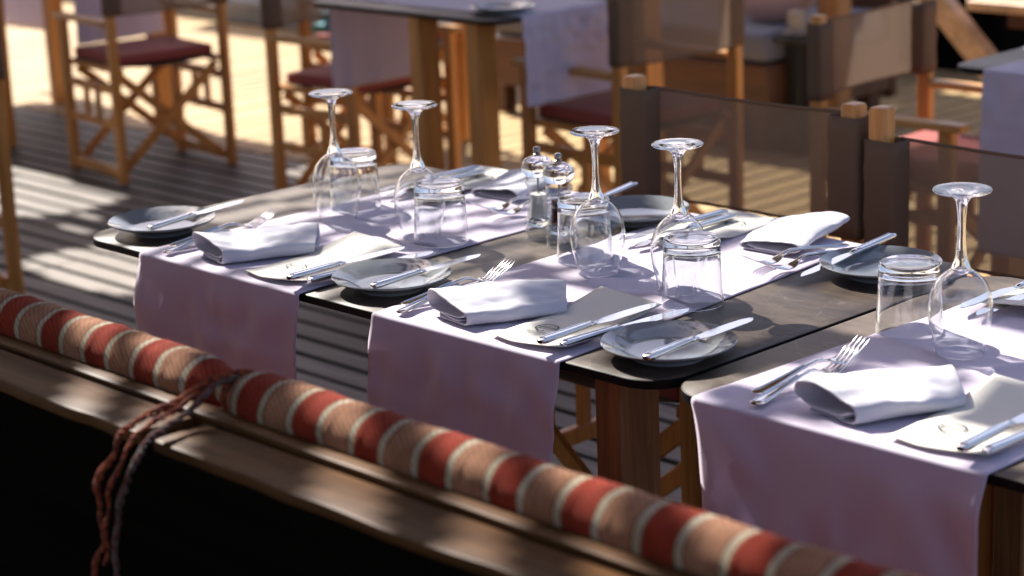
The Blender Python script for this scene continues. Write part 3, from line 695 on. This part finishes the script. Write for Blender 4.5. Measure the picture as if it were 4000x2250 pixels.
# ------------------------------------------------------------------ director's chairs
def make_chair(W_, D_=.44, label='x', Hp=.917, cushion=True):
    """faces local +Y; back posts at y=-D/2"""
    t = thing('directors_chair', label, 'chair'); hw, hd = W_/2, D_/2; arm, seat = .64, .455
    sl0, sl1 = .675, .893
    for sx in (-1, 1):
        bm = bmesh.new(); loft(bm, [((sx*hw, -hd, z), a, b, XA, YA) for z, a, b in ((0, .030, .042), (.02, .032, .044), (arm-.02, .032, .044), (arm+.05, .033, .038), (Hp-.006, .033, .038), (Hp-.001, .029, .034), (Hp, .024, .028))], 24, 8)
        obj('back_leg', bm, M_PINE, t)
        bm = bmesh.new(); box(bm, (sx*hw, hd, (arm-.011)/2), (.032, .044, arm-.011), .003); obj('front_leg', bm, M_PINE, t)
        bm = bmesh.new(); bar(bm, (sx*hw, -hd+.024, arm), (sx*hw, hd+.055, arm), .05, .022, .004, ZA); obj('armrest', bm, M_PINE_Y, t)
        bm = bmesh.new()
        for z, th in ((.375, .034), (.235, .034)): bar(bm, (sx*hw, -hd+.023, z), (sx*hw, hd-.023, z), th, .020, .002, XA)
        for y in (-.05, .05): bar(bm, (sx*hw, y, .2525), (sx*hw, y, .3575), .026, .018, .001, XA)
        bar(bm, (sx*(hw-.028), -hd, seat-.006), (sx*(hw-.028), hd, seat-.006), .03, .022, .002, ZA)
        bar(bm, (sx*(hw+.0), -hd+.023, .040), (sx*(hw+.0), hd-.023, .040), .04, .024, .002, XA)
        obj('side_frame', bm, M_PINE, t)
    for y in (-hd+.002, hd-.002):
        for sx in (-1, 1):
            bm = bmesh.new(); yo = y+(.033+.010*sx)*(1 if y < 0 else -1)
            bar(bm, (sx*(hw-.02), yo, .045), (-sx*(hw-.03), yo, seat-.025), .036, .016, .002, YA)
            obj('cross_brace', bm, M_PINE, t)
            bm = bmesh.new()
    bm = bmesh.new(); rows = []
    for i in range(13):
        u = i/12; row = []
        for j in range(7): row.append(bm.verts.new(((u-.5)*(W_-.06), (j/6-.5)*(D_-.02), seat+.012-.018*math.sin(math.pi*u))))
        rows.append(row)
    for a, b in zip(rows, rows[1:]):
        for j in range(6): bm.faces.new((a[j], a[j+1], b[j+1], b[j]))
    o = obj('seat_sling', bm, M_SLEEVE, t); md = o.modifiers.new('thick', 'SOLIDIFY'); md.thickness = .003
    if cushion:
        bm = bmesh.new(); box(bm, (0, .01, seat+.030), (W_-.07, D_-.03, .042), .014, seg=3); obj('seat_cushion', bm, M_RED, t)
    # back sling: mesh panel between two sleeves wrapped round the posts
    bm = bmesh.new(); rows = []
    for i in range(25):
        u = i/24; row = []
        x = (u-.5)*(W_-.046); yb = -hd-.024-.016*math.sin(math.pi*u)**.8
        for j in range(9):
            v = j/8; sag = .008*math.sin(math.pi*u)*max(0, 2*v-1)
            row.append(bm.verts.new((x, yb+.004*math.sin(math.pi*v)*math.sin(math.pi*u), sl0+(sl1-sl0)*v-sag)))
        rows.append(row)
    for a, b in zip(rows, rows[1:]):
        for j in range(8): bm.faces.new((a[j], a[j+1], b[j+1], b[j]))
    bk = obj('backrest', bm, M_SLING, t)
    bm = bmesh.new()
    for v in (0, 1):
        pts = [((u/24-.5)*(W_-.05), -hd-.024-.016*math.sin(math.pi*u/24)**.8, (sl0, sl1)[v]-(0, .008)[v]*math.sin(math.pi*u/24)) for u in range(25)]
        tube(bm, pts, .0032, 8)
    obj('hem', bm, M_SLEEVE, bk)
    for sx in (-1, 1):
        bm = bmesh.new(); x0 = sx*hw
        secs = []
        for k in range(9):
            z = sl0-.001+(sl1+.002-sl0)*k/8; wob = .0012*math.sin(k*2.2+sx)
            secs.append(((x0-sx*.010, -hd-.001+wob, z), .070+wob, .052, XA, YA))
        loft(bm, secs, 28, 6, cap=False); o = obj('sleeve', bm, M_SLEEVE, bk); md = o.modifiers.new('thick', 'SOLIDIFY'); md.thickness = .0018
    return t
G1 = 'mesh backed chairs at the far side of the table'
c1 = make_chair(.525, label='brown mesh chair behind the middle runner, facing away from us'); c1['label'] = 'brown mesh chair back in focus behind the middle runner'
c1['group'] = G1; c1.location = (-2.525, 3.0-.20, 0); c1.rotation_euler = (0, 0, R(180))
c2 = dup(c1, (-1.940, 3.0-.20, 0), R(180), 'brown mesh chair cut by the right edge, behind the right-hand wine glass', group=G1)
for ch in c2.children:
    if ch.name.startswith('backrest'): ch.location.z = -.034          # its sling has slipped lower on the posts
G2 = 'blurred folding chairs around the tables behind'
b0 = make_chair(.50, D_=.43, label='blurred folding chair at the far left with its red cushion fully seen'); b0['group'] = G2
b0.location = (-6.60, 4.49, 0); b0.rotation_euler = (0, 0, R(83)); b0.scale = (.90,)*3
dup(b0, (-5.49, 4.60, 0), R(-88), 'blurred folding chair behind the left wine glasses, tucked under the table end', .90, G2)
dup(b0, (-4.26, 4.60, 0), R(86), 'blurred folding chair seen from behind, right of the middle table', .93, G2)
dup(b0, (-3.18, 4.595, 0), R(-88), 'blurred folding chair with sun patches on its backrest, upper right', .90, G2).scale = (.99, .90, .90)
dup(b0, (-5.57, 2.895, 0), R(90), 'folding chair cut off by the left edge of the picture', .96, G2)
dup(b0, (-7.75, 3.95, 0), R(15), 'blurred folding chair on the near side of the far left table', .90, G2)
far = dup(b0, (-6.12, 5.24, 0), R(-80), 'far folding chair with a teal blanket on its seat', .90, G2)
# blanket
bm = bmesh.new(); secs = []
box(bm, (0, 0, .02), (.36, .30, .03), .012, seg=2); box(bm, (.01, .01, .047), (.34, .27, .022), .010, seg=2); box(bm, (.0, -.01, .068), (.33, .26, .018), .008, seg=2)
for v in bm.verts: v.co.z += .004*noise.noise(v.co*9); v.co.x += .01*noise.noise(v.co*5)
o = obj('blanket', bm, M_TEAL); o.location = (-6.14, 5.22, .452); o.rotation_euler = (0, 0, R(8)); tag(o, 'teal blanket folded on the far chair seat', 'blanket')

# ------------------------------------------------------------------ background furniture at the right
t = thing('lounge_sofa', 'dark wooden lounge sofa with a grey cushion behind the chairs', 'sofa', (-5.62, 6.36, 0), 0)
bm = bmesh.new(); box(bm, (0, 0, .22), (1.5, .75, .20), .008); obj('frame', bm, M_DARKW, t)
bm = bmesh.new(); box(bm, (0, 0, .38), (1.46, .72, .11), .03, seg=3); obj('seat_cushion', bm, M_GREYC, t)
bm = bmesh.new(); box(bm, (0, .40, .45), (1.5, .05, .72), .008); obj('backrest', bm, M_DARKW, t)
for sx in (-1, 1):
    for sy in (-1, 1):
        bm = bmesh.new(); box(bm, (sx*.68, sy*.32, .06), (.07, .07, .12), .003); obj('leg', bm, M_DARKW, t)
bm = bmesh.new(); bmesh.ops.create_uvsphere(bm, u_segments=32, v_segments=20, radius=.20)
for v in bm.verts: v.co = Vector((v.co.x*1.05, v.co.y*.5, v.co.z*.85)); v.co += v.normal*.006*noise.noise(v.co*8)
o = obj('pillow', bm, M_PINKC); o.location = (-5.06, 6.26, .60); o.rotation_euler = (R(-15), 0, R(10)); tag(o, 'round dusty pink pillow leaning on the sofa', 'pillow')
t = thing('side_stand', 'thin black pedestal with a white box on top, behind the chairs', 'stand', (-4.84, 6.12, 0))
bm = bmesh.new(); box(bm, (0, 0, .20), (.06, .06, .40), .004); box(bm, (0, 0, .008), (.22, .22, .016), .004); obj('pedestal', bm, M_BLACK, t)
bm = bmesh.new(); box(bm, (0, 0, .41), (.16, .16, .018), .004); obj('top', bm, M_BLACK, t)
o = bmesh.new(); box(o, (0, 0, .045), (.055, .05, .075), .004); box(o, (0, 0, .003), (.09, .08, .008), .002)
o = obj('napkin_box', o, M_WHITE); o.location = (-4.84, 6.12, .425); tag(o, 'small white box on the black pedestal', 'box')
t = thing('pergola_post', 'brown wooden post behind the right-hand blurred chair', 'post', (-4.75, 6.22, 0))
bm = bmesh.new(); box(bm, (0, 0, 1.5), (.09, .09, 3.0), .004); obj('shaft', bm, M_TLEG, t)
bm = bmesh.new(); box(bm, (0, 0, .03), (.13, .13, .06), .004); obj('foot', bm, M_TLEG, t)
t = thing('dark_fill_block', 'near-black wooden block added as dark fill at the back right', 'dark fill', (-5.98, 8.05, 0), 0)  # block put in as dark fill for the shaded corner
bm = bmesh.new(); box(bm, (0, 0, .5), (1.8, .5, 1.0), .006); obj('body', bm, M_SHADEW, t)
bm = bmesh.new(); box(bm, (0, -.02, 1.02), (1.9, .62, .04), .006); obj('block_top', bm, M_DARKW, t)
t = thing('picnic_bench', 'wooden bench with a pale slanted leg at the top right corner', 'bench', (-4.16, 6.2, 0), 0)
bm = bmesh.new(); bar(bm, (-.30, 0, .74), (.46, -.03, .02), .085, .06, .004, YA); obj('leg', bm, M_PALEW, t)
bm = bmesh.new(); bar(bm, (1.1, 0, .56), (1.5, -.03, .02), .085, .06, .004, YA); obj('leg', bm, M_PALEW, t)
bm = bmesh.new(); box(bm, (.80, .10, .575), (1.55, .32, .035), .005); obj('seat', bm, M_PALEW, t)
bm = bmesh.new(); box(bm, (.82, .10, .52), (1.45, .03, .07), .004); obj('apron', bm, M_DARKW, t)
# things on the blurred tables
bp = used['plate']
dup(bp, (-4.40, 4.22, TZ), 0, 'blurred plate on the near corner of the middle table behind', group='grey side plates')
dup(bp, (-2.68, 4.38, TZ), 0, 'blurred plate on the table at the right edge', group='grey side plates')
n = make_napkin(9.3); n.location = (-4.62, 4.50, CZ_); n.rotation_euler = (0, 0, R(80)); tag(n, 'blurred napkin on the middle table behind', 'napkin', 'folded napkins')
n = make_napkin(11.3); n.location = (-2.50, 4.42, CZ_); n.rotation_euler = (0, 0, R(70)); tag(n, 'blurred napkin on the table at the right edge', 'napkin', 'folded napkins')

# ------------------------------------------------------------------ bench in the foreground
RZ = .882
t = thing('wooden_bench', 'wooden bench back running across the foreground, shade painted near black below its rail', 'bench', (-1.55, 1.25, 0), R(-.9))
def plank(bm, x0, x1, y0, y1, z0, z1, wave=0, seed=0):
    n = 90; rings = []
    for i in range(n+1):
        x = x0+(x1-x0)*i/n
        yy = y0-wave*(noise.noise(Vector((x*5.5, seed, 0)))+.5*noise.noise(Vector((x*14, seed, 2)))); zz = z1-.3*wave*noise.noise(Vector((x*4, seed, 5)))
        b = .004
        rings.append([bm.verts.new(p) for p in ((x, yy, z0), (x, yy, zz-b), (x, yy+b*.3, zz-b*.3), (x, yy+b, zz), (x, y1-b*.6, z1), (x, y1, z1-b*.6), (x, y1, z0))])
    for a, c_ in zip(rings, rings[1:]):
        for j in range(7): bm.faces.new((a[j], a[(j+1) % 7], c_[(j+1) % 7], c_[j]))
    bm.faces.new(rings[0][::-1]); bm.faces.new(rings[-1])
bm = bmesh.new(); plank(bm, -1.9, -.30, -.043, .027, RZ-.014, RZ, .007, 1); obj('top_plank', bm, M_RAIL, t)
bm = bmesh.new(); plank(bm, -.275, 1.5, -.043, .027, RZ-.014, RZ-.002, .007, 4); obj('top_plank', bm, M_RAIL, t)
bm = bmesh.new(); plank(bm, -1.9, 1.5, .036, .064, RZ-.05, RZ+.002, .001, 8); obj('rear_strip', bm, M_RAIL, t)
bm = bmesh.new(); box(bm, (-.2, -.012, .432), (3.4, .02, .868), .002); obj('back_panel', bm, M_SHADEW, t)
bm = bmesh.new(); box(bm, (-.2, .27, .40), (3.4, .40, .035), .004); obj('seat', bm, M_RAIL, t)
bm = bmesh.new(); box(bm, (-.2, .27, .445), (3.3, .38, .05), .018, seg=3); obj('seat_cushion', bm, M_RED, t)  # hidden cushion, put in red to bounce pink light onto the cloth drops
for x in (-1.7, -.6, .5, 1.35):
    bm = bmesh.new(); box(bm, (x, .42, .19), (.06, .06, .38), .003); obj('leg', bm, M_RAIL, t)
# bolsters on the rail: two rolls meeting at the tied joint
def bolster(label, x0, x1, taper0, taper1, seed):
    bm = bmesh.new(); n = int((x1-x0)/.0042); m_ = 40; rings = []; L = x1-x0
    for i in range(n+1):
        x = i/n*L; rr = .0335
        ph = ((x+x0-BX)/PER) % .5; dcord = min(ph, .5-ph)*PER
        rr += .0017*math.exp(-(dcord/.0035)**2)-.0008+.0010*math.sin(math.pi*ph*2)
        for tp, d in ((taper0, x), (taper1, L-x)):
            if tp and d < tp: rr *= (.30+.70*math.sin(min(1, d/tp)*math.pi/2)**.75)
        rr *= 1+.07*noise.noise(Vector((x*5, seed, 0)))+.03*noise.noise(Vector((x*19, seed, 3))); ring = []
        for j in range(m_):
            a = 2*math.pi*j/m_; q = rr*(1+.045*noise.noise(Vector((x*17, math.cos(a)*1.7, math.sin(a)*1.7+seed))))
            sh = .004*math.sin(a)
            ring.append(bm.verts.new((x0+x-BX+sh, q*math.cos(a)*.98, q*math.sin(a)*.95)))
        rings.append(ring)
    for a, b in zip(rings, rings[1:]):
        for j in range(m_): bm.faces.new((a[j], a[(j+1) % m_], b[(j+1) % m_], b[j]))
    bm.faces.new(rings[0][::-1]); bm.faces.new(rings[-1])
    o = obj('bolster_cushion', bm, M_BOL); o.location = (BX, 1.335+.045-.0505*0-.037, RZ+.011); o.rotation_euler = (0, 0, R(-.9)); tag(o, label, 'bolster', 'striped bolsters tied along the bench'); return o
BX = -1.755
b1 = bolster('striped red and beige bolster on the bench rail, left of the orange tie', -3.3, -1.850, 0, .085, 1.0)
b2 = bolster('striped red and beige bolster on the bench rail, right of the orange tie', -1.848, -.2, .030, 0, 5.0)
# ties: parts of the right bolster (world positions turned into its local frame)
def yarn(pts, rad, mat, tw=.0, seed=0, knots=0):
    P = spline(pts, 14); inv = b2.rotation_euler.to_matrix().inverted(); bm = bmesh.new()
    for s in range(3):
        Q = []
        for i, p in enumerate(P):
            a = i*.42+s*2.094; k = rad*(.75+.5*noise.noise(p*25))
            Q.append(inv @ (p+Vector((math.cos(a)*k, math.sin(a)*k*.7, math.sin(a)*k))+Vector((noise.noise(p*40), noise.noise(p*41), 0))*tw-b2.location))
        tube(bm, Q, lambda u, s=s: rad*(.62+.25*math.sin(u*37+s)), 8)
    o = obj('tie_cord', bm, mat, b2); return o
yarn([(-1.832, 1.352, .918), (-1.842, 1.312, .922), (-1.858, 1.268, .902), (-1.862, 1.225, .893), (-1.858, 1.196, .884), (-1.868, 1.184, .858), (-1.888, 1.180, .825), (-1.893, 1.179, .795), (-1.884, 1.179, .770), (-1.897, 1.178, .744), (-1.915, 1.176, .705), (-1.912, 1.176, .66)], .0034, M_YARN, .006)
yarn([(-1.835, 1.355, .914), (-1.832, 1.305, .918), (-1.828, 1.262, .899), (-1.818, 1.222, .892), (-1.812, 1.196, .885), (-1.818, 1.182, .866), (-1.838, 1.178, .832), (-1.853, 1.177, .795), (-1.862, 1.176, .755), (-1.862, 1.176, .70)], .0036, M_YARN2, .003)
yarn([(-1.838, 1.350, .912), (-1.845, 1.300, .912), (-1.850, 1.255, .896), (-1.842, 1.220, .891), (-1.836, 1.194, .884), (-1.846, 1.183, .855), (-1.868, 1.179, .815), (-1.880, 1.178, .775), (-1.882, 1.177, .735)], .0026, M_YARN, .007)
# wrap round the joint
bm = bmesh.new(); inv = b2.rotation_euler.to_matrix().inverted()
for k in range(2):
    P = [inv @ (Vector((-1.851+.007*k, 1.343, RZ+.011))+Vector((.002*math.sin(a*3), .019*math.cos(a), .018*math.sin(a)))-b2.location) for a in [2*math.pi*i/24 for i in range(25)]]
    tube(bm, P, .0040, 8)
obj('tie_knot', bm, M_YARN, b2)

for o in bpy.data.objects:                 # let the sun draw its caustics through the glasses onto the table
    if o.type == 'MESH':
        names = [q.name for q in o.data.materials if q]
        if 'solid_clear_glass' in names: o.cycles.is_caustics_caster = True
        elif {'lilac_white_linen', 'slate_laminate', 'cream_card', 'white_salt', 'mixed_peppercorns'} & set(names): o.cycles.is_caustics_receiver = True
